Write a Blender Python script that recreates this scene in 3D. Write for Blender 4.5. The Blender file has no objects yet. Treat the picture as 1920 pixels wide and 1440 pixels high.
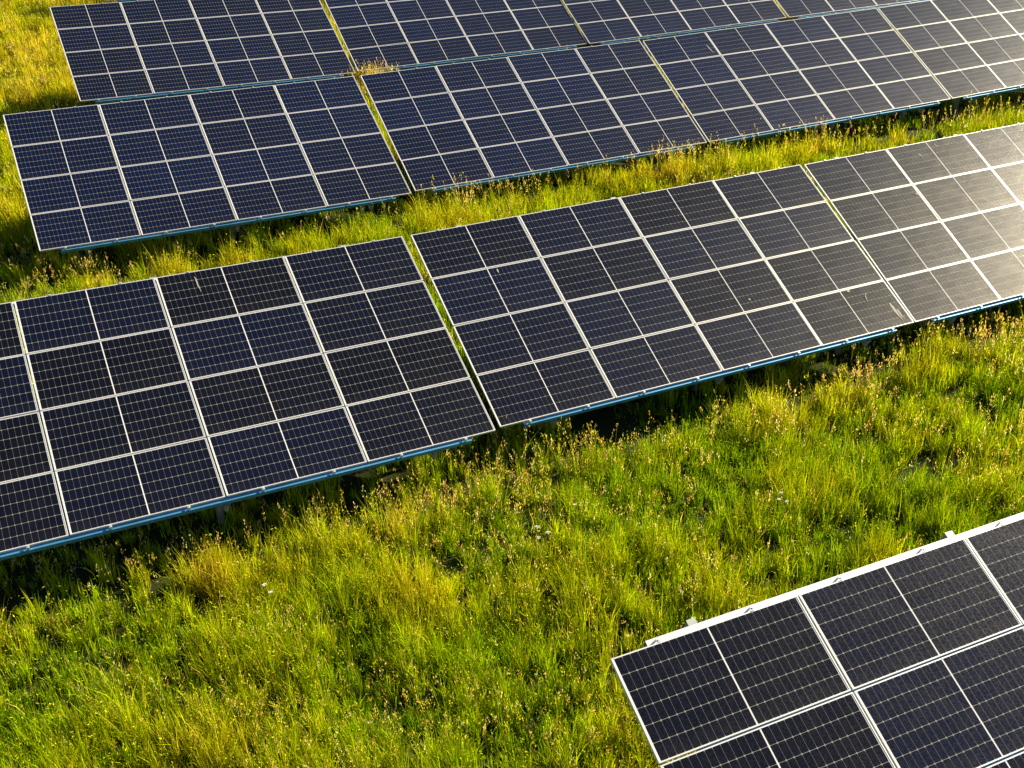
import bpy, math, random
import numpy as np
from mathutils import Matrix, Vector
random.seed(7); rng = np.random.default_rng(11)
sc = bpy.context.scene
C = sc.collection
R = math.radians

# ------------------------------------------------------------------ camera
CAM = [[0.90180, -0.43215, -0.00139], [-0.21369, -0.44311, -0.87063], [0.37563, 0.78543, -0.49194]]
CAMZ = 10.15018; FPX = 2147.5
cd = bpy.data.cameras.new('camera'); cam = bpy.data.objects.new('camera', cd); C.objects.link(cam)
r0, r1, r2 = CAM
m = Matrix(((r0[0], -r1[0], -r2[0], 0), (r0[1], -r1[1], -r2[1], 0), (r0[2], -r1[2], -r2[2], CAMZ), (0, 0, 0, 1)))
cam.matrix_world = m
cd.sensor_width = 36; cd.lens = FPX / 1920 * 36; cd.clip_start = 0.1; cd.clip_end = 3000
sc.camera = cam

# ------------------------------------------------------------------ sky, sun, exposure
SUN_EL, SUN_AZ = 33.0, 82.0            # azimuth from +Y towards +X
w = bpy.data.worlds.new('World'); sc.world = w; w.use_nodes = True
nt = w.node_tree; nt.nodes.clear()
sky = nt.nodes.new('ShaderNodeTexSky'); sky.sky_type = 'NISHITA'; sky.sun_disc = False
sky.sun_elevation = R(SUN_EL); sky.sun_rotation = R(SUN_AZ)
sky.air_density = 1.0; sky.dust_density = 0.3; sky.ozone_density = 6.0
bg = nt.nodes.new('ShaderNodeBackground'); bg.inputs['Strength'].default_value = 0.05
wo = nt.nodes.new('ShaderNodeOutputWorld')
nt.links.new(sky.outputs[0], bg.inputs[0]); nt.links.new(bg.outputs[0], wo.inputs[0])
ld = bpy.data.lights.new('sun', 'SUN'); ld.energy = 5.0; ld.angle = R(0.53); ld.color = (1.0, 0.875, 0.60)
sun = bpy.data.objects.new('sun', ld); C.objects.link(sun)
sd = Vector((math.sin(R(SUN_AZ)) * math.cos(R(SUN_EL)), math.cos(R(SUN_AZ)) * math.cos(R(SUN_EL)), math.sin(R(SUN_EL))))
sun.rotation_euler = sd.to_track_quat('Z', 'Y').to_euler(); sun.location = (30, 30, 40)
sc.view_settings.view_transform = 'Standard'; sc.view_settings.look = 'None'
sc.view_settings.exposure = 1.27; sc.view_settings.gamma = 1.0
sc.cycles.max_bounces = 6; sc.cycles.diffuse_bounces = 2; sc.cycles.transparent_max_bounces = 4

# ------------------------------------------------------------------ helpers
def tag(o, label=None, cat=None, group=None, kind=None):
    if label: o['label'] = label
    if cat: o['category'] = cat
    if group: o['group'] = group
    if kind: o['kind'] = kind
    return o

def mat(name):
    m_ = bpy.data.materials.new(name); m_.use_nodes = True
    nt_ = m_.node_tree
    return m_, nt_, nt_.nodes['Principled BSDF']

class NB:
    """tiny node-expression builder"""
    def __init__(s, t): s.t = t
    def m(s, op, *a):
        n = s.t.nodes.new('ShaderNodeMath'); n.operation = op
        for i, x in enumerate(a):
            if isinstance(x, (int, float)): n.inputs[i].default_value = x
            else: s.t.links.new(x, n.inputs[i])
        return n.outputs[0]
    def mix(s, f, a, b):
        n = s.t.nodes.new('ShaderNodeMix'); n.data_type = 'RGBA'
        for i, x in ((0, f), (6, a), (7, b)):
            if isinstance(x, (int, float)): n.inputs[i].default_value = x
            elif isinstance(x, tuple): n.inputs[i].default_value = (*x, 1)
            else: s.t.links.new(x, n.inputs[i])
        return n.outputs[2]
    def noise(s, vec, scale, detail=2, rough=0.5):
        n = s.t.nodes.new('ShaderNodeTexNoise'); n.inputs['Scale'].default_value = scale
        n.inputs['Detail'].default_value = detail; n.inputs['Roughness'].default_value = rough
        if vec is not None: s.t.links.new(vec, n.inputs['Vector'])
        return n.outputs['Fac']
    def ramp(s, f, lo, hi, a=0.0, b=1.0):
        n = s.t.nodes.new('ShaderNodeMapRange'); s.t.links.new(f, n.inputs[0])
        for i, x in enumerate((lo, hi, a, b)): n.inputs[i + 1].default_value = x
        return n.outputs[0]

class MB:
    def __init__(s): s.v = []; s.f = []
    def box(s, c, d, M=None):
        b = len(s.v)
        for x in (-1, 1):
            for y in (-1, 1):
                for z in (-1, 1):
                    p = Vector((c[0] + x * d[0] / 2, c[1] + y * d[1] / 2, c[2] + z * d[2] / 2))
                    s.v.append(tuple(M @ p if M else p))
        for q in ((0, 1, 3, 2), (4, 6, 7, 5), (0, 4, 5, 1), (2, 3, 7, 6), (0, 2, 6, 4), (1, 5, 7, 3)):
            s.f.append(tuple(b + i for i in q))
        return s
    def prism(s, prof, axis_from, axis_to):
        """closed 2-D profile (y,z) swept along x"""
        b = len(s.v); n = len(prof)
        for x in (axis_from, axis_to):
            for (y, z) in prof: s.v.append((x, y, z))
        for i in range(n):
            j = (i + 1) % n; s.f.append((b + i, b + j, b + n + j, b + n + i))
        s.f.append(tuple(b + i for i in range(n))[::-1]); s.f.append(tuple(b + n + i for i in range(n)))
        return s
    def tube(s, path, rad, k=6):
        b = len(s.v)
        for i, p in enumerate(path):
            p = Vector(p); d = (Vector(path[min(i + 1, len(path) - 1)]) - Vector(path[max(i - 1, 0)])).normalized()
            a = d.orthogonal().normalized(); c = d.cross(a)
            for j in range(k):
                t = 2 * math.pi * j / k; s.v.append(tuple(p + (a * math.cos(t) + c * math.sin(t)) * rad[i]))
        for i in range(len(path) - 1):
            for j in range(k):
                s.f.append((b + i * k + j, b + i * k + (j + 1) % k, b + (i + 1) * k + (j + 1) % k, b + (i + 1) * k + j))
        return s
    def mesh(s, name, mt):
        me = bpy.data.meshes.new(name); me.from_pydata(s.v, [], s.f); me.update(); me.materials.append(mt)
        return me

# ------------------------------------------------------------------ value noise (numpy)
def vnoise(x, y, seed):
    r_ = np.random.default_rng(seed).random((256, 256))
    xi = np.floor(x).astype(int); yi = np.floor(y).astype(int); fx = x - xi; fy = y - yi
    fx = fx * fx * (3 - 2 * fx); fy = fy * fy * (3 - 2 * fy)
    a = r_[xi & 255, yi & 255]; b = r_[(xi + 1) & 255, yi & 255]; c = r_[xi & 255, (yi + 1) & 255]; d = r_[(xi + 1) & 255, (yi + 1) & 255]
    return (a * (1 - fx) + b * fx) * (1 - fy) + (c * (1 - fx) + d * fx) * fy
def fnoise(x, y, scale, seed, oct=3):
    t = 0; s = 0; amp = 1.0
    for k in range(oct):
        t = t + amp * vnoise(x * scale * 2 ** k + 13.7 * k, y * scale * 2 ** k + 5.1 * k, seed + k); s += amp; amp *= 0.5
    return t / s
def ground_z(x, y):
    near = np.clip(1 - (np.hypot(x - 12, y - 25) - 60) / 40, 0, 1)
    return ((fnoise(x, y, 0.45, 3, 2) - 0.5) * 0.26 + (fnoise(x, y, 0.09, 9, 2) - 0.5) * 0.25) * near - 0.05

# ------------------------------------------------------------------ materials
def cell_material():
    m_, t, bs = mat('solar_glass'); n = NB(t)
    tc = t.nodes.new('ShaderNodeTexCoord'); sp = t.nodes.new('ShaderNodeSeparateXYZ'); t.links.new(tc.outputs['Object'], sp.inputs[0])
    X, Y = sp.outputs[0], sp.outputs[1]
    u = n.m('SUBTRACT', n.m('ABSOLUTE', X), 0.0075)
    fu = n.m('MULTIPLY', n.m('FRACT', n.m('DIVIDE', u, 0.0845)), 0.0845); du = n.m('MINIMUM', fu, n.m('SUBTRACT', 0.0845, fu))
    v = n.m('ADD', Y, 0.507)
    fv = n.m('MULTIPLY', n.m('FRACT', n.m('DIVIDE', v, 0.169)), 0.169); dv = n.m('MINIMUM', fv, n.m('SUBTRACT', 0.169, fv))
    lu = n.m('LESS_THAN', du, 0.0013); lv = n.m('LESS_THAN', dv, 0.0020)
    dia = n.m('LESS_THAN', n.m('ADD', du, dv), 0.0120)
    out = n.m('MAXIMUM', n.m('LESS_THAN', u, 0.0), n.m('GREATER_THAN', u, 1.0142))
    out = n.m('MAXIMUM', out, n.m('GREATER_THAN', n.m('ABSOLUTE', Y), 0.5065))
    oi = t.nodes.new('ShaderNodeObjectInfo')
    cellr = t.nodes.new('ShaderNodeTexWhiteNoise'); cellr.noise_dimensions = '3D'
    cv = t.nodes.new('ShaderNodeCombineXYZ')
    t.links.new(n.m('FLOOR', n.m('DIVIDE', n.m('ADD', X, 2.0), 0.0845)), cv.inputs[0]); t.links.new(n.m('FLOOR', n.m('DIVIDE', v, 0.169)), cv.inputs[1]); t.links.new(oi.outputs['Random'], cv.inputs[2])
    t.links.new(cv.outputs[0], cellr.inputs['Vector'])
    sky_panel_tint = t.nodes.new('ShaderNodeSeparateColor'); t.links.new(oi.outputs['Color'], sky_panel_tint.inputs[0])
    cell = n.mix(sky_panel_tint.outputs[0], (0.0014, 0.0015, 0.0035), (0.0012, 0.0068, 0.040))  # blue end is sky reflection painted into the cells, plus panel-to-panel tint
    cell = n.mix(n.m('MULTIPLY', cellr.outputs['Value'], 0.35), cell, (0.0025, 0.003, 0.008))
    # busbars
    fb = n.m('FRACT', n.m('DIVIDE', v, 0.01878)); bb = n.m('MULTIPLY', n.m('LESS_THAN', fb, 0.07), 0.45)
    cell = n.mix(bb, cell, (0.03, 0.03, 0.035))
    col = n.mix(lu, cell, (0.13, 0.14, 0.15))
    col = n.mix(n.m('MAXIMUM', lv, dia), col, (0.24, 0.24, 0.21))
    col = n.mix(out, col, (0.66, 0.66, 0.65))
    # dust film, heavier in a band near the low edge, with streaks
    nz = n.noise(tc.outputs['Object'], 2.2, 5, 0.62); nf = n.noise(tc.outputs['Object'], 60, 3, 0.7)
    low = n.ramp(Y, -0.30, -0.51, 0.0, 1.0)
    gp = t.nodes.new('ShaderNodeNewGeometry'); big = n.noise(gp.outputs['Position'], 0.35, 3)
    dust = n.m('MULTIPLY', n.ramp(nz, 0.35, 0.75, 0.15, 1.0), n.ramp(big, 0.35, 0.7, 0.5, 1.2))
    mp = t.nodes.new('ShaderNodeMapping'); mp.inputs['Scale'].default_value = (14, 1.2, 1); t.links.new(tc.outputs['Object'], mp.inputs[0])
    stv = n.noise(mp.outputs[0], 1.0, 3, 0.6)
    dust = n.m('ADD', dust, n.m('MULTIPLY', low, n.ramp(stv, 0.35, 0.65, 0.3, 1.6)))
    dust = n.m('ADD', dust, n.m('MULTIPLY', n.ramp(stv, 0.55, 0.75, 0.0, 0.6), n.ramp(nz, 0.4, 0.6)))
    col = n.mix(n.m('MULTIPLY', dust, 0.008), col, (0.42, 0.36, 0.26))
    t.links.new(col, bs.inputs['Base Color'])
    bp = t.nodes.new('ShaderNodeBump'); bp.inputs['Strength'].default_value = 0.35; bp.inputs['Distance'].default_value = 0.004
    nb_ = n.noise(tc.outputs['Object'], 45, 3, 0.8); t.links.new(nb_, bp.inputs['Height']); t.links.new(bp.outputs[0], bs.inputs['Normal']); t.links.new(bp.outputs[0], bs.inputs['Coat Normal'])
    bs.inputs['IOR'].default_value = 1.45
    rr = n.m('ADD', n.m('MULTIPLY', nf, 0.10), n.ramp(nz, 0.3, 0.8, 0.27, 0.32)); t.links.new(rr, bs.inputs['Roughness'])
    ns = n.noise(tc.outputs['Object'], 38, 2, 0.6); nm = n.noise(tc.outputs['Object'], 3.5, 4, 0.65)
    t.links.new(n.m('MULTIPLY', n.ramp(ns, 0.40, 0.60, 0.035, 0.125), n.m('ADD', n.ramp(nm, 0.3, 0.7, 0.65, 1.15), n.m('MULTIPLY', low, 0.5))), bs.inputs['Specular IOR Level'])
    bs.inputs['Specular Tint'].default_value = (1.0, 0.93, 0.84, 1)
    bs.inputs['Coat Weight'].default_value = 0.65; bs.inputs['Coat IOR'].default_value = 1.38
    t.links.new(n.m('ADD', n.m('MULTIPLY', nz, 0.06), n.m('ADD', n.m('MULTIPLY', nf, 0.06), 0.07)), bs.inputs['Coat Roughness'])
    return m_

def metal(name, col, met, rough, vary=0.15, sc_=6):
    m_, t, bs = mat(name); n = NB(t)
    tc = t.nodes.new('ShaderNodeTexCoord')
    nz = n.noise(tc.outputs['Object'], sc_, 4, 0.6)
    c2 = tuple(c * (1 - vary) for c in col)
    t.links.new(n.mix(n.ramp(nz, 0.35, 0.65), col, c2), bs.inputs['Base Color'])
    t.links.new(n.ramp(nz, 0.3, 0.7, rough - 0.06, rough + 0.08), bs.inputs['Roughness'])
    bs.inputs['Metallic'].default_value = met
    return m_
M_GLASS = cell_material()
M_FRAME = metal('anodised_aluminium', (0.70, 0.695, 0.69), 0.25, 0.42, 0.10)
M_BEAM = metal('galvanised_steel_sky_blue', (0.09, 0.33, 0.60), 0.42, 0.42, 0.30, 3)  # shaded steel's blue sky reflection put into its base colour
M_POST = metal('dull_galvanised_steel', (0.34, 0.37, 0.38), 0.5, 0.55, 0.25, 5)
M_CLAMP = metal('clamp_aluminium', (0.70, 0.72, 0.74), 0.5, 0.38, 0.1)
m_, t, bs = mat('droppings'); bs.inputs['Base Color'].default_value = (0.36, 0.34, 0.29, 1); bs.inputs['Roughness'].default_value = 0.8; M_DROP = m_

def ground_material():
    m_, t, bs = mat('meadow_soil'); n = NB(t); gp = t.nodes.new('ShaderNodeNewGeometry')
    a = n.noise(gp.outputs['Position'], 3.0, 6, 0.65); b = n.noise(gp.outputs['Position'], 40, 4, 0.7)
    col = n.mix(n.ramp(a, 0.35, 0.65), (0.018, 0.030, 0.006), (0.028, 0.036, 0.009))
    col = n.mix(n.ramp(b, 0.45, 0.7), col, (0.045, 0.045, 0.018))
    t.links.new(col, bs.inputs['Base Color']); bs.inputs['Roughness'].default_value = 0.95; bs.inputs['Specular IOR Level'].default_value = 0.1
    bp = t.nodes.new('ShaderNodeBump'); bp.inputs['Strength'].default_value = 0.8; bp.inputs['Distance'].default_value = 0.03
    t.links.new(b, bp.inputs['Height']); t.links.new(bp.outputs[0], bs.inputs['Normal'])
    return m_
def blade_material(name, transl, tint, spec=0.25):
    m_, t, bs = mat(name); n = NB(t)
    at = t.nodes.new('ShaderNodeAttribute'); at.attribute_name = 'tint'
    gp = t.nodes.new('ShaderNodeNewGeometry')
    t.links.new(at.outputs['Color'], bs.inputs['Base Color']); bs.inputs['Roughness'].default_value = 0.55
    bs.inputs['Specular IOR Level'].default_value = spec
    tr = t.nodes.new('ShaderNodeBsdfTranslucent')
    mu = t.nodes.new('ShaderNodeMix'); mu.data_type = 'RGBA'; mu.blend_type = 'MULTIPLY'; mu.inputs[0].default_value = 1.0
    t.links.new(at.outputs['Color'], mu.inputs[6]); mu.inputs[7].default_value = (*tint, 1); t.links.new(mu.outputs[2], tr.inputs[0])
    ms = t.nodes.new('ShaderNodeMixShader'); ms.inputs[0].default_value = transl
    t.links.new(bs.outputs[0], ms.inputs[1]); t.links.new(tr.outputs[0], ms.inputs[2])
    t.links.new(ms.outputs[0], t.nodes['Material Output'].inputs[0])
    return m_
M_GROUND = ground_material()
M_GRASS = blade_material('grass_blades', 0.34, (1.5, 1.4, 0.4), 0.06)
M_SEED = blade_material('seed_heads', 0.6, (1.35, 1.25, 0.8), 0.06)

# ------------------------------------------------------------------ ground sheet
def axis(lo, hi, step, far):
    a = list(np.arange(lo, hi + 1e-6, step)); s = step
    x = hi
    while x < far: s *= 1.35; x += s; a.append(x)
    s = step; x = lo
    while x > -far: s *= 1.35; x -= s; a.insert(0, x)
    return np.array(a)
gx = axis(-12, 60, 0.4, 1500); gy = axis(0, 66, 0.4, 1500)
XX, YY = np.meshgrid(gx, gy); ZZ = ground_z(XX, YY)
nx, ny = len(gx), len(gy)
vv = np.stack([XX, YY, ZZ], -1).reshape(-1, 3)
ii = (np.arange(ny - 1)[:, None] * nx + np.arange(nx - 1)[None, :]).ravel()
ff = np.stack([ii, ii + 1, ii + nx + 1, ii + nx], -1)
def np_mesh(name, v, loops, sizes, mt, smooth=False, col=None):
    me = bpy.data.meshes.new(name)
    me.vertices.add(len(v)); me.vertices.foreach_set('co', v.astype(np.float32).ravel())
    me.loops.add(len(loops)); me.loops.foreach_set('vertex_index', loops.astype(np.int32))
    me.polygons.add(len(sizes)); st = np.concatenate([[0], np.cumsum(sizes)[:-1]]).astype(np.int32)
    me.polygons.foreach_set('loop_start', st)
    me.polygons.foreach_set('use_smooth', np.full(len(sizes), smooth))
    if col is not None:
        ca = me.attributes.new('tint', 'FLOAT_COLOR', 'POINT'); ca.data.foreach_set('color', col.astype(np.float32).ravel())
    me.update(calc_edges=True); me.materials.append(mt)
    return me
go = bpy.data.objects.new('ground', np_mesh('ground', vv, ff.ravel(), np.full(len(ff), 4), M_GROUND, True)); C.objects.link(go)
tag(go, 'rough meadow ground under the grass', None, None, 'structure')

# ------------------------------------------------------------------ solar tables
PU, PV = 2.114, 1.058                      # pitch of the modules along the row and up the slope
MU, MV, TH = 2.094, 1.038, 0.038
# each table: local axes (columns: along row, up slope, normal) and the middle of its top edge
POSE = {
'A1': ([[0.99947, -0.01494, 0.02908], [0.02685, 0.88266, -0.46924], [-0.01865, 0.46977, 0.88259]], [7.084, 38.947, 2.882]),
'A2': ([[0.99997, 0.00359, -0.00753], [-0.00668, 0.88478, -0.46595], [0.00499, 0.46599, 0.88478]], [15.839, 39.503, 2.719]),
'A3': ([[0.99984, -0.00072, -0.01776], [-0.00769, 0.88334, -0.46866], [0.01602, 0.46873, 0.8832]], [24.303, 39.354, 2.831]),
'A4': ([[0.99984, -0.00072, -0.01776], [-0.00769, 0.88334, -0.46866], [0.01602, 0.46873, 0.8832]], [32.86, 39.27, 2.968]),
'B1': ([[0.9998, -0.00918, 0.01801], [0.01639, 0.88942, -0.45679], [-0.01183, 0.45699, 0.88939]], [4.866, 28.336, 2.61]),
'B2': ([[0.99991, 0.00457, -0.01255], [-0.00984, 0.88739, -0.46092], [0.00904, 0.46101, 0.88735]], [13.609, 28.764, 2.497]),
'B3': ([[0.99937, 0.01059, -0.034], [-0.02504, 0.88777, -0.45961], [0.02532, 0.46017, 0.88747]], [22.231, 28.753, 2.588]),
'B4': ([[0.99915, 0.00764, -0.04041], [-0.02537, 0.88789, -0.45936], [0.03237, 0.46, 0.88733]], [30.8, 28.618, 2.812]),
'C1': ([[0.99986, -0.0037, 0.01634], [0.01048, 0.89912, -0.43757], [-0.01308, 0.43768, 0.89904]], [2.082, 17.553, 2.657]),
'C2': ([[0.99988, 0.00661, -0.01427], [-0.0123, 0.89428, -0.44734], [0.00981, 0.44746, 0.89425]], [10.774, 17.813, 2.524]),
'C3': ([[0.99945, 0.01171, -0.03112], [-0.02459, 0.89031, -0.45469], [0.02238, 0.4552, 0.89011]], [19.438, 17.8, 2.586]),
'D1': ([[0.99865, 0.0202, -0.0479], [-0.0388, 0.90285, -0.42821], [0.0346, 0.42949, 0.90241]], [8.537, 6.748, 2.758]),
'Z1': ([[0.99970, 0.0, 0.0], [0.0, 0.8829, -0.4695], [0.0, 0.4695, 0.8829]], [10.15, 53.97, 2.90]),
}
def pose(k):
    B, P = POSE[k]
    x = Vector((B[0][0], B[1][0], B[2][0])).normalized(); z = Vector((B[0][2], B[1][2], B[2][2])); y = z.cross(x).normalized(); z = x.cross(y)
    return Matrix(((x[0], y[0], z[0], P[0]), (x[1], y[1], z[1], P[1]), (x[2], y[2], z[2], P[2]), (0, 0, 0, 1)))
LABEL = {
'C1': 'table at the left photo edge in the nearest full row, thin white streak up top',
'C2': 'table right of the wide green-grass gap in the nearest full row',
'C3': 'dusty table with cream sun glare at the right end of the nearest full row',
'B1': 'table at the left end of the second row, bare left edge beside yellow grass',
'B2': 'dark navy table second from the left in the second row',
'B3': 'slate blue table third from the left in the second row',
'B4': 'pale glare-washed table at the right end of the second row, upper right corner',
'A1': 'table at the upper left with its left edge against bright yellow grass, rear row',
'A2': 'table second from the left in the rear row, above the beige grass tuft',
'A3': 'table third from the left in the rear row, only lower panels in view',
'A4': 'fourth table from the left in the rear row, a sliver at the top edge',
'D1': 'nearest table in the lower right corner, a sunlit white beam along its top',
'Z1': 'farthest table, only its low edge peeping over the one at the upper left',
}
# shared meshes
gm = MB().box((0, 0, -0.006), (MU - 0.004, MV - 0.004, 0.008)).mesh('laminate', M_GLASS)
fw = 0.012
fb = MB()
fb.box((0, MV / 2 - fw / 2, -TH / 2 + 0.0015), (MU, fw, TH)); fb.box((0, -MV / 2 + fw / 2, -TH / 2 + 0.0015), (MU, fw, TH))
fb.box((MU / 2 - fw / 2, 0, -TH / 2 + 0.0015), (fw, MV - 2 * fw, TH)); fb.box((-MU / 2 + fw / 2, 0, -TH / 2 + 0.0015), (fw, MV - 2 * fw, TH))
fm = fb.mesh('frame', M_FRAME)
# laminate sits inside the frame lip
gm = MB().box((0, 0, -0.0055), (MU - 2 * fw, MV - 2 * fw, 0.006)).mesh('laminate', M_GLASS)
X0, X1 = -3.74 * PU / 2, 3.74 * PU / 2      # beams stop short of the table ends
X0, X1 = -1.80 * PU, 1.80 * PU
def zprof(yc, sgn=1, w_=0.075, h_=0.13, th=0.004):
    z = -TH - 0.002; y0 = yc; y1 = yc + sgn * w_
    return [(y0, z), (y1, z), (y1, z - 0.022), (y1 - sgn * th, z - 0.022), (y1 - sgn * th, z - th), (y0 + sgn * th, z - th),
            (y0 + sgn * th, z - h_ + th), (y0 - sgn * w_ * .5, z - h_ + th), (y0 - sgn * w_ * .5, z - h_), (y0, z - h_)]
def purlin(yc, sgn, w_=0.075): return MB().prism(zprof(yc, sgn, w_), X0, X1).mesh('purlin', M_BEAM)
# low-edge beam: lipped channel whose top flange and web show below the panels
def lowbeam(y, sgn, e=0.046, mt=None):
    z = -TH - 0.002; o = y + sgn * e; i = y - sgn * 0.03; h = 0.085
    p = [(i, z), (o, z), (o, z - h), (i, z - h), (i, z - h + 0.004), (o - sgn * 0.004, z - h + 0.004), (o - sgn * 0.004, z - 0.004), (i, z - 0.004)]
    return MB().prism(p, X0, X1).mesh('purlin', mt or M_BEAM)
PURL = [lowbeam(-4 * PV, -1), lowbeam(0, 1, 0.020, M_FRAME)] + [purlin(-k * PV - 0.03, 1) for k in (1, 2, 3)]  # top beam: sunlit white painted on by using the frame metal
raf = MB(); raf.box((0, -2 * PV + 0.055, -0.245), (0.06, 4.45, 0.14)).box((0, -2 * PV + 0.055, -0.1715), (0.10, 4.45, 0.007)); RAF = raf.mesh('rafter', M_POST)
RX = (-1.52 * PU, 0.0, 1.52 * PU)
cl = MB().box((0, 0, 0), (0.040, 0.04, 0.006)).box((0, 0, 0.006), (0.014, 0.014, 0.007)); cl.box((0, -0.021, -0.028), (0.040, 0.006, 0.044)); CLAMP = cl.mesh('clamp', M_CLAMP)
CLAMP_S = MB().box((0, 0, 0.0015), (0.040, 0.022, 0.006)).mesh('clamp', M_CLAMP)
def link(name, me, parent, Mw):
    o = bpy.data.objects.new(name, me); C.objects.link(o); o.parent = parent
    o.matrix_parent_inverse = Matrix.Identity(4)
    o.matrix_local = (ROOTINV @ Mw) if parent.type == 'EMPTY' else Mw
    return o
def make_post(h, rad=0.05):
    return MB().box((0, 0, h / 2 - 0.3), (0.10, 0.06, h + 0.6)).box((0, 0.045, h / 2 - 0.3), (0.06, 0.028, h + 0.6)).mesh('post', M_POST)
PURL_NEAR = [PURL[0], lowbeam(0, 1, 0.060, M_FRAME)] + PURL[2:]  # wider top beam, its sunlit white again put into the colour
CORNERS = {}
for k in POSE:
    P = pose(k)
    mid = P @ Vector((0, -2 * PV, 0))
    root = bpy.data.objects.new('solar_table', None); C.objects.link(root)
    yaw = math.atan2(P[1][0], P[0][0])
    RM = Matrix.Translation((mid.x, mid.y, 0)) @ Matrix.Rotation(yaw, 4, 'Z')
    root.matrix_world = RM; root.empty_display_size = 0.3; ROOTINV = RM.inverted()
    tag(root, LABEL[k], 'solar table', 'solar tables standing in long rows on the meadow')
    for i in range(4):
        for j in range(4):
            ex = random.gauss(0, 0.18); ey = random.gauss(0, 0.22)
            L = P @ Matrix.Translation(((i - 1.5) * PU, -(j + 0.5) * PV, random.uniform(-0.001, 0.001))) @ Matrix.Rotation(R(ex), 4, 'X') @ Matrix.Rotation(R(ey), 4, 'Y')
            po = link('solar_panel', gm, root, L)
            b_ = min(1, max(0, {'A': .58, 'B': .66, 'Z': .5, 'C': .20, 'D': .20}[k[0]] + (0.12 if k in ('C2', 'C3', 'B2', 'B3', 'A2', 'A3') else 0) + random.uniform(-.16, .20)))  # painted sky blue, stronger in the rear rows, plus random panel tint
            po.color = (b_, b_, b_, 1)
            link('frame', fm, po, Matrix.Identity(4))
    for pm in (PURL_NEAR if k == 'D1' else PURL): link('purlin', pm, root, P)
    for x in RX:
        link('rafter', RAF, root, P @ Matrix.Translation((x, 0, 0)))
        for f_ in (-0.8, -3.3):
            top = P @ Vector((x, f_ * PV, -0.25)); h = top.z
            link('post', make_post(h), root, Matrix.Translation((top.x, top.y, 0)) @ Matrix.Rotation(yaw, 4, 'Z'))
    for i in range(8):
        x = (-1.75 + 0.5 * i) * PU
        link('clamp', CLAMP, root, P @ Matrix.Translation((x, -4 * PV - 0.021 + 0.010, 0.0075)))
        link('clamp', CLAMP if k == 'D1' else CLAMP_S, root, P @ Matrix.Translation((x, 0.011 if k == 'D1' else -0.004, 0.0075)) @ Matrix.Rotation(math.pi, 4, 'Z'))
    CORNERS[k] = [np.array(P @ Vector(q)) for q in ((-4.2, 0, 0), (4.2, 0, 0), (4.2, -4.22, 0), (-4.2, -4.22, 0))]
    # droppings
    def streak(u, v, pts):
        """pts: list of (du, dv, half width) down the panel"""
        mb = MB(); b = 0
        for (a, c, h_) in pts: mb.v += [(u + a - h_, v + c, 0.006), (u + a + h_, v + c, 0.006)]
        n_ = len(pts)
        for q in range(n_ - 1): mb.f.append((2 * q, 2 * q + 1, 2 * q + 3, 2 * q + 2))
        link('bird_dropping', mb.mesh('bird_dropping', M_DROP), root, P)
    def wob(n_, ln, w0, slant=0.0, s=1.0):
        out = []
        for q in range(n_):
            f_ = q / (n_ - 1); out.append((slant * f_ + random.uniform(-.006, .006), -ln * f_, w0 * (0.35 + 0.9 * math.sin(math.pi * min(1, f_ * 1.15 + .05)) * random.uniform(.6, 1.1))))
        out[-1] = (out[-1][0], out[-1][1], 0.001)
        return out
    if k == 'C1': streak(0.60, -0.13, wob(9, 0.34, 0.009, 0.02))
    if k == 'C2':
        streak(3.35, -3.21, wob(7, 0.05, 0.035, -0.02)); streak(3.62, -3.40, wob(8, 0.14, 0.009, -0.03)); streak(3.66, -3.37, wob(6, 0.05, 0.010, -0.05)); streak(4.0, -3.70, wob(10, 0.44, 0.026, 0.02)); streak(4.06, -3.86, wob(8, 0.25, 0.018, 0.01))
        streak(-3.0, -1.12, wob(6, 0.10, 0.012)); streak(1.3, -2.9, wob(5, 0.05, 0.02))
    if k == 'C3': streak(-1.45, -0.30, wob(7, 0.12, 0.012, 0.05)); streak(-0.9, -0.12, wob(7, 0.10, 0.010, 0.06)); streak(-2.2, -1.3, wob(5, 0.05, 0.02))
    if k == 'B3': streak(-2.35, -0.55, wob(8, 0.40, 0.012, 0.06))

# ------------------------------------------------------------------ meadow grass
r = np.array(CAM)
cpos = np.array([0, 0, CAMZ])
def proj(P):
    q = (P - cpos) @ r.T
    return 960 + FPX * q[:, 0] / q[:, 2], 720 + FPX * q[:, 1] / q[:, 2], q[:, 2]
def hidden(x, y, z, margin):
    """true where a table stands between the viewpoint area and the point, away from the table's outline"""
    P = np.stack([x, y, z], -1); hid = np.zeros(len(x), bool)
    for cs in CORNERS.values():
        c0, c1, c2, c3 = cs; ex = (c1 - c0); lx = np.linalg.norm(ex); ex = ex / lx; ey = (c3 - c0); ly = np.linalg.norm(ey); ey = ey / ly
        nn = np.cross(ex, ey); d = P - cpos; den = d @ nn; tt = ((c0 - cpos) @ nn) / den
        H = cpos + d * tt[:, None] - c0; u = H @ ex; v = H @ ey
        hid |= (tt > 0) & (tt < 1) & (u > margin) & (u < lx - margin) & (v > margin) & (v < ly - margin)
    return hid

def scatter(n_try, xr, yr):
    x = rng.uniform(*xr, n_try); y = rng.uniform(*yr, n_try)
    return x, y
def keep_mask(x, y, base):
    z = ground_z(x, y)
    P = np.stack([x, y, z + 0.3], -1); px, py, dep = proj(P)
    d = np.linalg.norm(P - cpos, axis=1)
    inside = (dep > 1) & (px > -160) & (px < 2080) & (py > -60) & (py < 1560)
    dens = base * np.clip((14.0 / d), 0, 1.15) ** 1.35
    wgt = np.where(inside, 1.0, 0.10)
    wgt = np.where(hidden(x, y, z + 0.45, 0.45), 0.12, wgt)
    return dens * wgt, z, d

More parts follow.
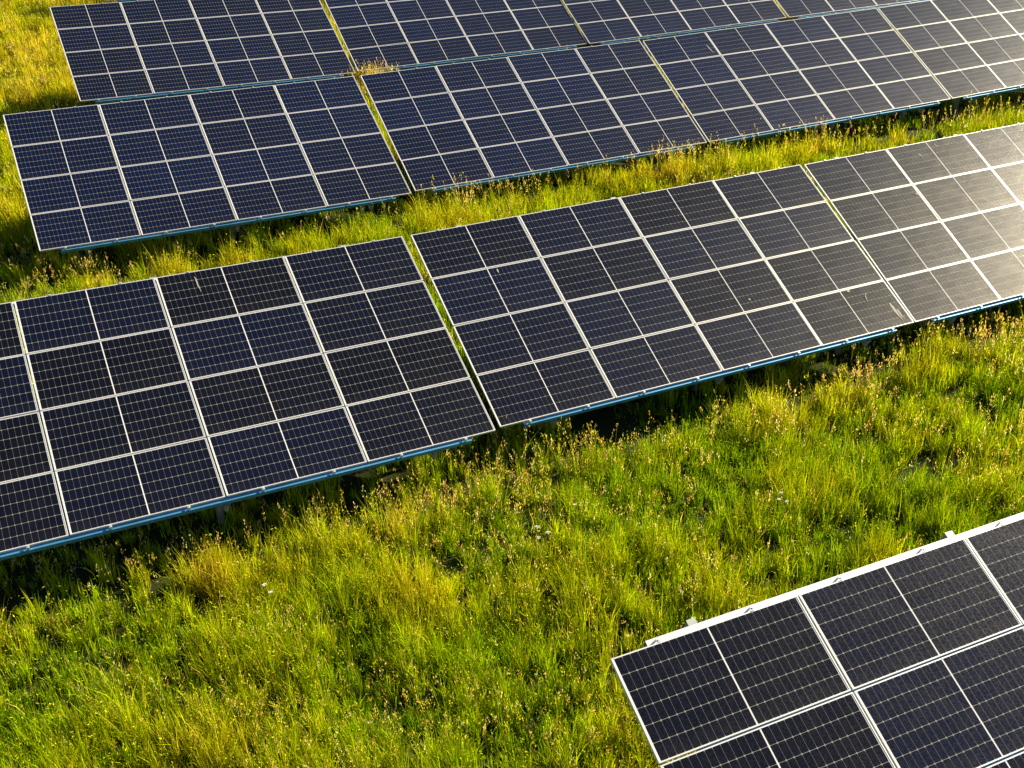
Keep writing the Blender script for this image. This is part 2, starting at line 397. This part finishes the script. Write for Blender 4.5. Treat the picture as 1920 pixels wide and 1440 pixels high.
def lushness(x, y):
    a = fnoise(x, y, 1.3, 21, 4); b = fnoise(x, y, 0.40, 31, 2)
    h = np.clip((a - 0.5) * 2.8 + (b - 0.5) * 1.5 + 0.5, 0, 1)
    return h
# hollow beside the gap in the second row, where the grass is short
def hollow(x, y): return np.exp(-(((x - 24.3) / 0.9) ** 2 + ((y - 23.6) / 1.3) ** 2))

def shade(x, y):
    """sparse, low growth in the permanent shade beneath the tables and just in front of them"""
    t_ = np.zeros(len(x))
    for cs in CORNERS.values():
        c3, c2, c0 = cs[3], cs[2], cs[0]; f_ = np.clip((x - c3[0]) / (c2[0] - c3[0]), 0, 1); yl = c3[1] + (c2[1] - c3[1]) * f_
        on = (x > c3[0] - 1.5) & (x < c2[0]) & (y > yl - 0.52 + 0.2 * (fnoise(x, y, 1.5, 88, 2) - 0.5)) & (y < c0[1] - 1.2)
        t_ = np.maximum(t_, on * 1.0)
    return t_
def lowrow(x, y):
    """closeness to a low edge of a row: ungrazed taller grass there"""
    t_ = np.zeros(len(x))
    for cs in CORNERS.values():
        c3, c2 = cs[3], cs[2]; f_ = np.clip((x - c3[0]) / (c2[0] - c3[0]), 0, 1); yl = c3[1] + (c2[1] - c3[1]) * f_
        on = (x > c3[0] - 0.5) & (x < c2[0] + 0.5)
        t_ = np.maximum(t_, on * np.exp(-((y - (yl - 0.85)) / 0.40) ** 2))
    return t_

PAL = np.array([[0.06, 0.160, 0.002], [0.17, 0.310, 0.002], [0.29, 0.430, 0.003], [0.44, 0.48, 0.005], [0.58, 0.47, 0.02], [0.64, 0.48, 0.12]])
def blades(cx, cy, cz, n_per, height, hue, dist, spread, wscale, lean=1.0, segs=3):
    """ribbons rooted round clump centres"""
    n_ = len(cx) * n_per
    rep = lambda a: np.repeat(a, n_per)
    ang = rng.uniform(0, 2 * np.pi, n_); rad = np.abs(rng.normal(0, 1, n_)) * spread
    bx = rep(cx) + np.cos(ang) * rad; by = rep(cy) + np.sin(ang) * rad
    bz = ground_z(bx, by) - 0.02
    L = rep(height) * rng.uniform(0.55, 1.15, n_)
    la = ang + rng.normal(0, 1.1, n_)
    out = L * (0.05 + 0.42 * rng.random(n_) ** 1.6) * lean
    wx = -0.05 * L; wy = 0.02 * L
    dx = np.cos(la) * out + wx; dy = np.sin(la) * out + wy
    W = (0.0030 + 0.0050 * rng.random(n_) ** 1.5) * rep(wscale)
    fa = rng.uniform(0, np.pi, n_); sx = np.cos(fa) * W; sy = np.sin(fa) * W
    droop = 0.35 * rng.random(n_) ** 2
    V = np.zeros((n_, 2 * segs + 1, 3))
    for s_ in range(segs + 1):
        f_ = s_ / segs; cxs = bx + dx * f_ ** 1.9; cys = by + dy * f_ ** 1.9; czs = bz + L * (f_ - droop * f_ ** 3)
        wf = (1.0, 0.95, 0.62, 0.0)[s_] if segs == 3 else (1 - f_ ** 1.6)
        if s_ < segs:
            V[:, 2 * s_] = np.stack([cxs - sx * wf, cys - sy * wf, czs], -1); V[:, 2 * s_ + 1] = np.stack([cxs + sx * wf, cys + sy * wf, czs], -1)
        else: V[:, 2 * s_] = np.stack([cxs, cys, czs], -1)
    h_ = np.clip(rep(hue) + rng.normal(0, 0.10, n_), 0, 0.999) * (len(PAL) - 1)
    dry = rng.random(n_) < 0.05; h_ = np.where(dry, rng.uniform(3.8, 4.99, n_), h_)
    i0 = h_.astype(int); ff_ = (h_ - i0)[:, None]; col = PAL[i0] * (1 - ff_) + PAL[i0 + 1] * ff_
    col = col * rng.uniform(0.45, 1.45, (n_, 1)) * rep(rng.uniform(0.45, 1.35, len(cx)))[:, None]
    k = 2 * segs + 1
    col4 = np.concatenate([np.repeat(col, k, 0), np.ones((n_ * k, 1))], 1)
    pat = []
    for s_ in range(segs - 1): pat += [2 * s_, 2 * s_ + 1, 2 * s_ + 3, 2 * s_ + 2]
    pat += [2 * segs - 2, 2 * segs - 1, 2 * segs]
    sizes = [4] * (segs - 1) + [3]
    loops = (np.arange(n_)[:, None] * k + np.array(pat)[None]).ravel()
    return V.reshape(-1, 3), loops, np.tile(sizes, n_), col4

XR, YR = (-9, 50), (5, 62)
AREA = (XR[1] - XR[0]) * (YR[1] - YR[0])
CD = 84                                     # clumps per square metre close to the camera
NP = 24
x, y = scatter(int(AREA * CD * 1.1), XR, YR)
dens, z, d = keep_mask(x, y, CD * 1.0)
lu = lushness(x, y); ho = hollow(x, y)
kp = rng.random(len(x)) < dens / (CD * 1.1) * (0.75 + 0.35 * lu) * (1 - 0.6 * shade(x, y)) * (1 - 0.3 * ho)
x, y, z, d, lu, ho = x[kp], y[kp], z[kp], d[kp], lu[kp], ho[kp]
lr = lowrow(x, y)
ht = (0.30 + 0.30 * lu) * rng.uniform(0.5, 1.4, len(x)) - 0.10 * shade(x, y)
ht = np.maximum(ht, 0.07)
ht = ht * (1 - 0.35 * ho)
hue = 0.43 + 0.24 * (fnoise(x, y, 0.7, 51, 3) - 0.5) * 2 + 0.16 * (lu - 0.5) + 0.10 * lr
# the far left meadow is drier and yellower
hue = hue + 0.17 * np.clip((y - 24) / 14, 0, 1) + 0.07 * np.clip((y - 19) / 3, 0, 1)
ws = np.clip(d / 14.0, 1, None) ** 0.75
V, Lp, S, Cc = blades(x, y, z, NP, ht, hue, d, 0.05 * np.clip(d / 16.0, 1, 3).repeat(NP), ws)
# small broad leaves of clover, dock and vetch between the blades
NL = 6
ln_ = len(x) * NL; rp = lambda a: np.repeat(a, NL)
lx_ = rp(x) + rng.normal(0, 0.10, ln_); ly_ = rp(y) + rng.normal(0, 0.10, ln_)
lz_ = ground_z(lx_, ly_) + rp(ht) * rng.uniform(0.45, 1.02, ln_)
a1 = rng.uniform(0, 2 * np.pi, ln_); el = rng.uniform(-0.2, 1.2, ln_); sz = rng.uniform(0.009, 0.024, ln_) * rp(np.clip(d / 14, 1, None) ** 0.6)
ax = np.stack([np.cos(a1) * np.cos(el), np.sin(a1) * np.cos(el), np.sin(el)], -1)
a2 = a1 + np.pi / 2 + rng.normal(0, 0.3, ln_); e2 = rng.normal(0, 0.5, ln_); bx_ = np.stack([np.cos(a2) * np.cos(e2), np.sin(a2) * np.cos(e2), np.sin(e2)], -1)
c0 = np.stack([lx_, ly_, lz_], -1); S1 = sz[:, None]
LV = np.stack([c0 - ax * S1, c0 + bx_ * S1 * .38, c0 + ax * S1 * 1.1, c0 - bx_ * S1 * .38], 1).reshape(-1, 3)
h_ = np.clip(rp(hue) + rng.normal(0.04, 0.16, ln_), 0, 0.999) * (len(PAL) - 1); i0 = h_.astype(int); ff_ = (h_ - i0)[:, None]
lc = (PAL[i0] * (1 - ff_) + PAL[i0 + 1] * ff_) * rng.uniform(0.7, 1.45, (ln_, 1))
LC = np.concatenate([np.repeat(lc, 4, 0), np.ones((4 * ln_, 1))], 1)
Lp = np.concatenate([Lp, np.arange(4 * ln_) + len(V)]); S = np.concatenate([S, np.full(ln_, 4)])
V = np.concatenate([V, LV]); Cc = np.concatenate([Cc, np.clip(LC, 0, 0.85)])
print('grass blades', len(x) * NP, 'leaves', ln_)
me = np_mesh('meadow_grass', V, Lp, S, M_GRASS, False, Cc)
o = bpy.data.objects.new('meadow_grass', me); C.objects.link(o)
tag(o, 'tall green and yellow meadow grass growing between the solar rows', 'grass', None, 'stuff')

# ---- seed heads: thin stalks with a loose panicle of small spikelets
SD = 110
x, y = scatter(int(AREA * SD), XR, YR)
dens, z, d = keep_mask(x, y, SD)
lr = lowrow(x, y); pn = fnoise(x, y, 0.55, 71, 3)
kp = rng.random(len(x)) < dens / SD * np.clip((pn - 0.40) * 3.2, 0.04, 0.7) * (0.5 + 1.2 * lr) * (1 - hollow(x, y))
x, y, z, d, lr = x[kp], y[kp], z[kp], d[kp], lr[kp]
# a dry tuft in front of the rear row
tu = np.array([12.05, 34.9]); n_t = 200
tx_ = tu[0] + rng.normal(0, 0.42, n_t); ty_ = tu[1] + rng.normal(0, 0.13, n_t)
x = np.concatenate([x, tx_]); y = np.concatenate([y, ty_]); z = ground_z(x, y); d = np.concatenate([d, np.full(n_t, 37.0)]); lr = np.concatenate([lr, np.full(n_t, 1.0)])
lu = lushness(x, y); n_ = len(x)
H = (0.40 + 0.32 * lu) * rng.uniform(0.75, 1.25, n_) + (0.24 + 0.20 * (y > 22) + 0.12 * (y > 32)) * lr * rng.random(n_) ** 0.8
ang = rng.uniform(0, 2 * np.pi, n_); ln = H * rng.uniform(0.05, 0.30, n_)
tx = x + np.cos(ang) * ln - 0.12 * H; ty = y + np.sin(ang) * ln; tz = z + H
W = 0.0016 * np.clip(d / 14, 1, None) ** 0.6
fa = rng.uniform(0, np.pi, n_); sx = np.cos(fa) * W; sy = np.sin(fa) * W
st = np.stack([np.stack([x - sx, y - sy, z], -1), np.stack([x + sx, y + sy, z], -1), np.stack([tx + sx, ty + sy, tz], -1), np.stack([tx - sx, ty - sy, tz], -1)], 1)
stc = np.repeat(np.array([[0.20, 0.17, 0.03, 1]]), 4 * n_, 0)
SP = 11
HC = np.array([[0.66, 0.52, 0.12], [0.74, 0.56, 0.28], [0.66, 0.38, 0.12], [0.60, 0.56, 0.04], [0.78, 0.68, 0.36], [0.58, 0.56, 0.03]])
hc = HC[rng.integers(0, len(HC), n_)]
f_ = rng.uniform(0.70, 1.0, (n_, SP)); rr = (1.04 - f_) * rng.uniform(0.02, 0.16, (n_, SP)); aa = rng.uniform(0, 2 * np.pi, (n_, SP))
qx = x[:, None] + (tx - x)[:, None] * f_ + np.cos(aa) * rr; qy = y[:, None] + (ty - y)[:, None] * f_ + np.sin(aa) * rr; qz = z[:, None] + (tz - z)[:, None] * f_ + rng.uniform(-.01, .01, (n_, SP))
sl = rng.uniform(0.010, 0.020, (n_, SP)) * (np.clip(d / 14, 1, None) ** 0.5)[:, None]; sw = sl * 0.28
fa = rng.uniform(0, np.pi, (n_, SP)); lx = np.cos(aa) * sl * 0.4; ly = np.sin(aa) * sl * 0.4
q = np.stack([np.stack([qx, qy, qz - sl], -1), np.stack([qx + np.cos(fa) * sw + lx * .5, qy + np.sin(fa) * sw + ly * .5, qz], -1), np.stack([qx + lx, qy + ly, qz + sl], -1), np.stack([qx - np.cos(fa) * sw + lx * .5, qy - np.sin(fa) * sw + ly * .5, qz], -1)], 2).reshape(-1, 4, 3)
qc = np.concatenate([np.repeat(np.repeat(hc, SP, 0) * rng.uniform(.75, 1.2, (n_ * SP, 1)), 4, 0), np.ones((n_ * SP * 4, 1))], 1)
V = np.concatenate([st.reshape(-1, 3), q.reshape(-1, 3)]); Cc = np.concatenate([stc, qc])
print('seed heads', n_)
me = np_mesh('seed_grass', V, np.arange(len(V)), np.full(len(V) // 4, 4), M_SEED, False, Cc)
o = bpy.data.objects.new('seed_grass', me); C.objects.link(o)
tag(o, 'beige and pinkish seed heads on thin stalks above the meadow grass', 'seed grass', None, 'stuff')

# ------------------------------------------------------------------ white meadow flowers (umbels on stems)
def unproject(px, py, z):
    dcam = np.array([(px - 960) / FPX, (py - 720) / FPX, 1.0]); dw = r.T @ dcam
    return cpos + dw * (z - CAMZ) / dw[2]
m_, t, bs = mat('white_petals'); bs.inputs['Base Color'].default_value = (0.62, 0.62, 0.55, 1); bs.inputs['Roughness'].default_value = 0.7; M_PETAL = m_
m_, t, bs = mat('flower_stem'); bs.inputs['Base Color'].default_value = (0.10, 0.16, 0.02, 1); bs.inputs['Roughness'].default_value = 0.6; M_STEM = m_
def flower(px, py, h, wdt, label):
    p = unproject(px, py, h); gz = float(ground_z(np.array([p[0]]), np.array([p[1]]))[0])
    root = bpy.data.objects.new('white_flower', None); C.objects.link(root); root.location = (p[0], p[1], gz); root.empty_display_size = 0.05
    tag(root, label, 'flower', 'white flowers in the meadow')
    H_ = p[2] - gz
    st_ = MB(); st_.tube([(0.03, 0.01, 0), (0.012, 0.0, H_ * 0.5), (0, 0, H_ - 0.03)], [0.003, 0.0025, 0.002], 5)
    um = MB()
    for k in range(10):
        a = 2.4 * k; q = math.sqrt(k / 10) * wdt
        c = Vector((math.cos(a) * q, math.sin(a) * q, H_ + random.uniform(-.006, .006) - q * q * 2))
        st_.tube([(0, 0, H_ - 0.03), tuple(c - Vector((0, 0, 0.003)))], [0.0012, 0.001], 3)
        for e in range(5):
            b = a + e * 1.2566; n0 = len(um.v); R1 = 0.009 * random.uniform(.8, 1.3)
            um.v += [tuple(c), tuple(c + Vector((math.cos(b - .5) * R1, math.sin(b - .5) * R1, 0.004))), tuple(c + Vector((math.cos(b) * R1 * 1.3, math.sin(b) * R1 * 1.3, 0.002))), tuple(c + Vector((math.cos(b + .5) * R1, math.sin(b + .5) * R1, 0.004)))]
            um.f.append((n0, n0 + 1, n0 + 2, n0 + 3))
    for nm, mb, mt in (('stem', st_, M_STEM), ('flower_head', um, M_PETAL)):
        o = bpy.data.objects.new(nm, mb.mesh(nm, mt)); C.objects.link(o); o.parent = root
for a in ((1008, 988, .50, .035, 'upper left white flower of the cluster in the middle of the grass strip'),
          (1028, 998, .46, .030, 'right white flower of the cluster in the middle of the grass strip'),
          (1010, 1008, .44, .030, 'lowest white flower of the cluster in the middle of the grass strip'),
          (1078, 946, .50, .022, 'lone small white flower above the middle cluster in the grass'),
          (1465, 924, .52, .026, 'top white flower of the cluster above the nearest table'),
          (1461, 936, .48, .028, 'left white flower of the cluster above the nearest table'),
          (1476, 940, .48, .024, 'right white flower of the cluster above the nearest table'),
          (496, 1096, .50, .026, 'upper white flower of the pair in the left foreground grass'),
          (508, 1110, .46, .024, 'lower white flower of the pair in the left foreground grass')):
    flower(*a)
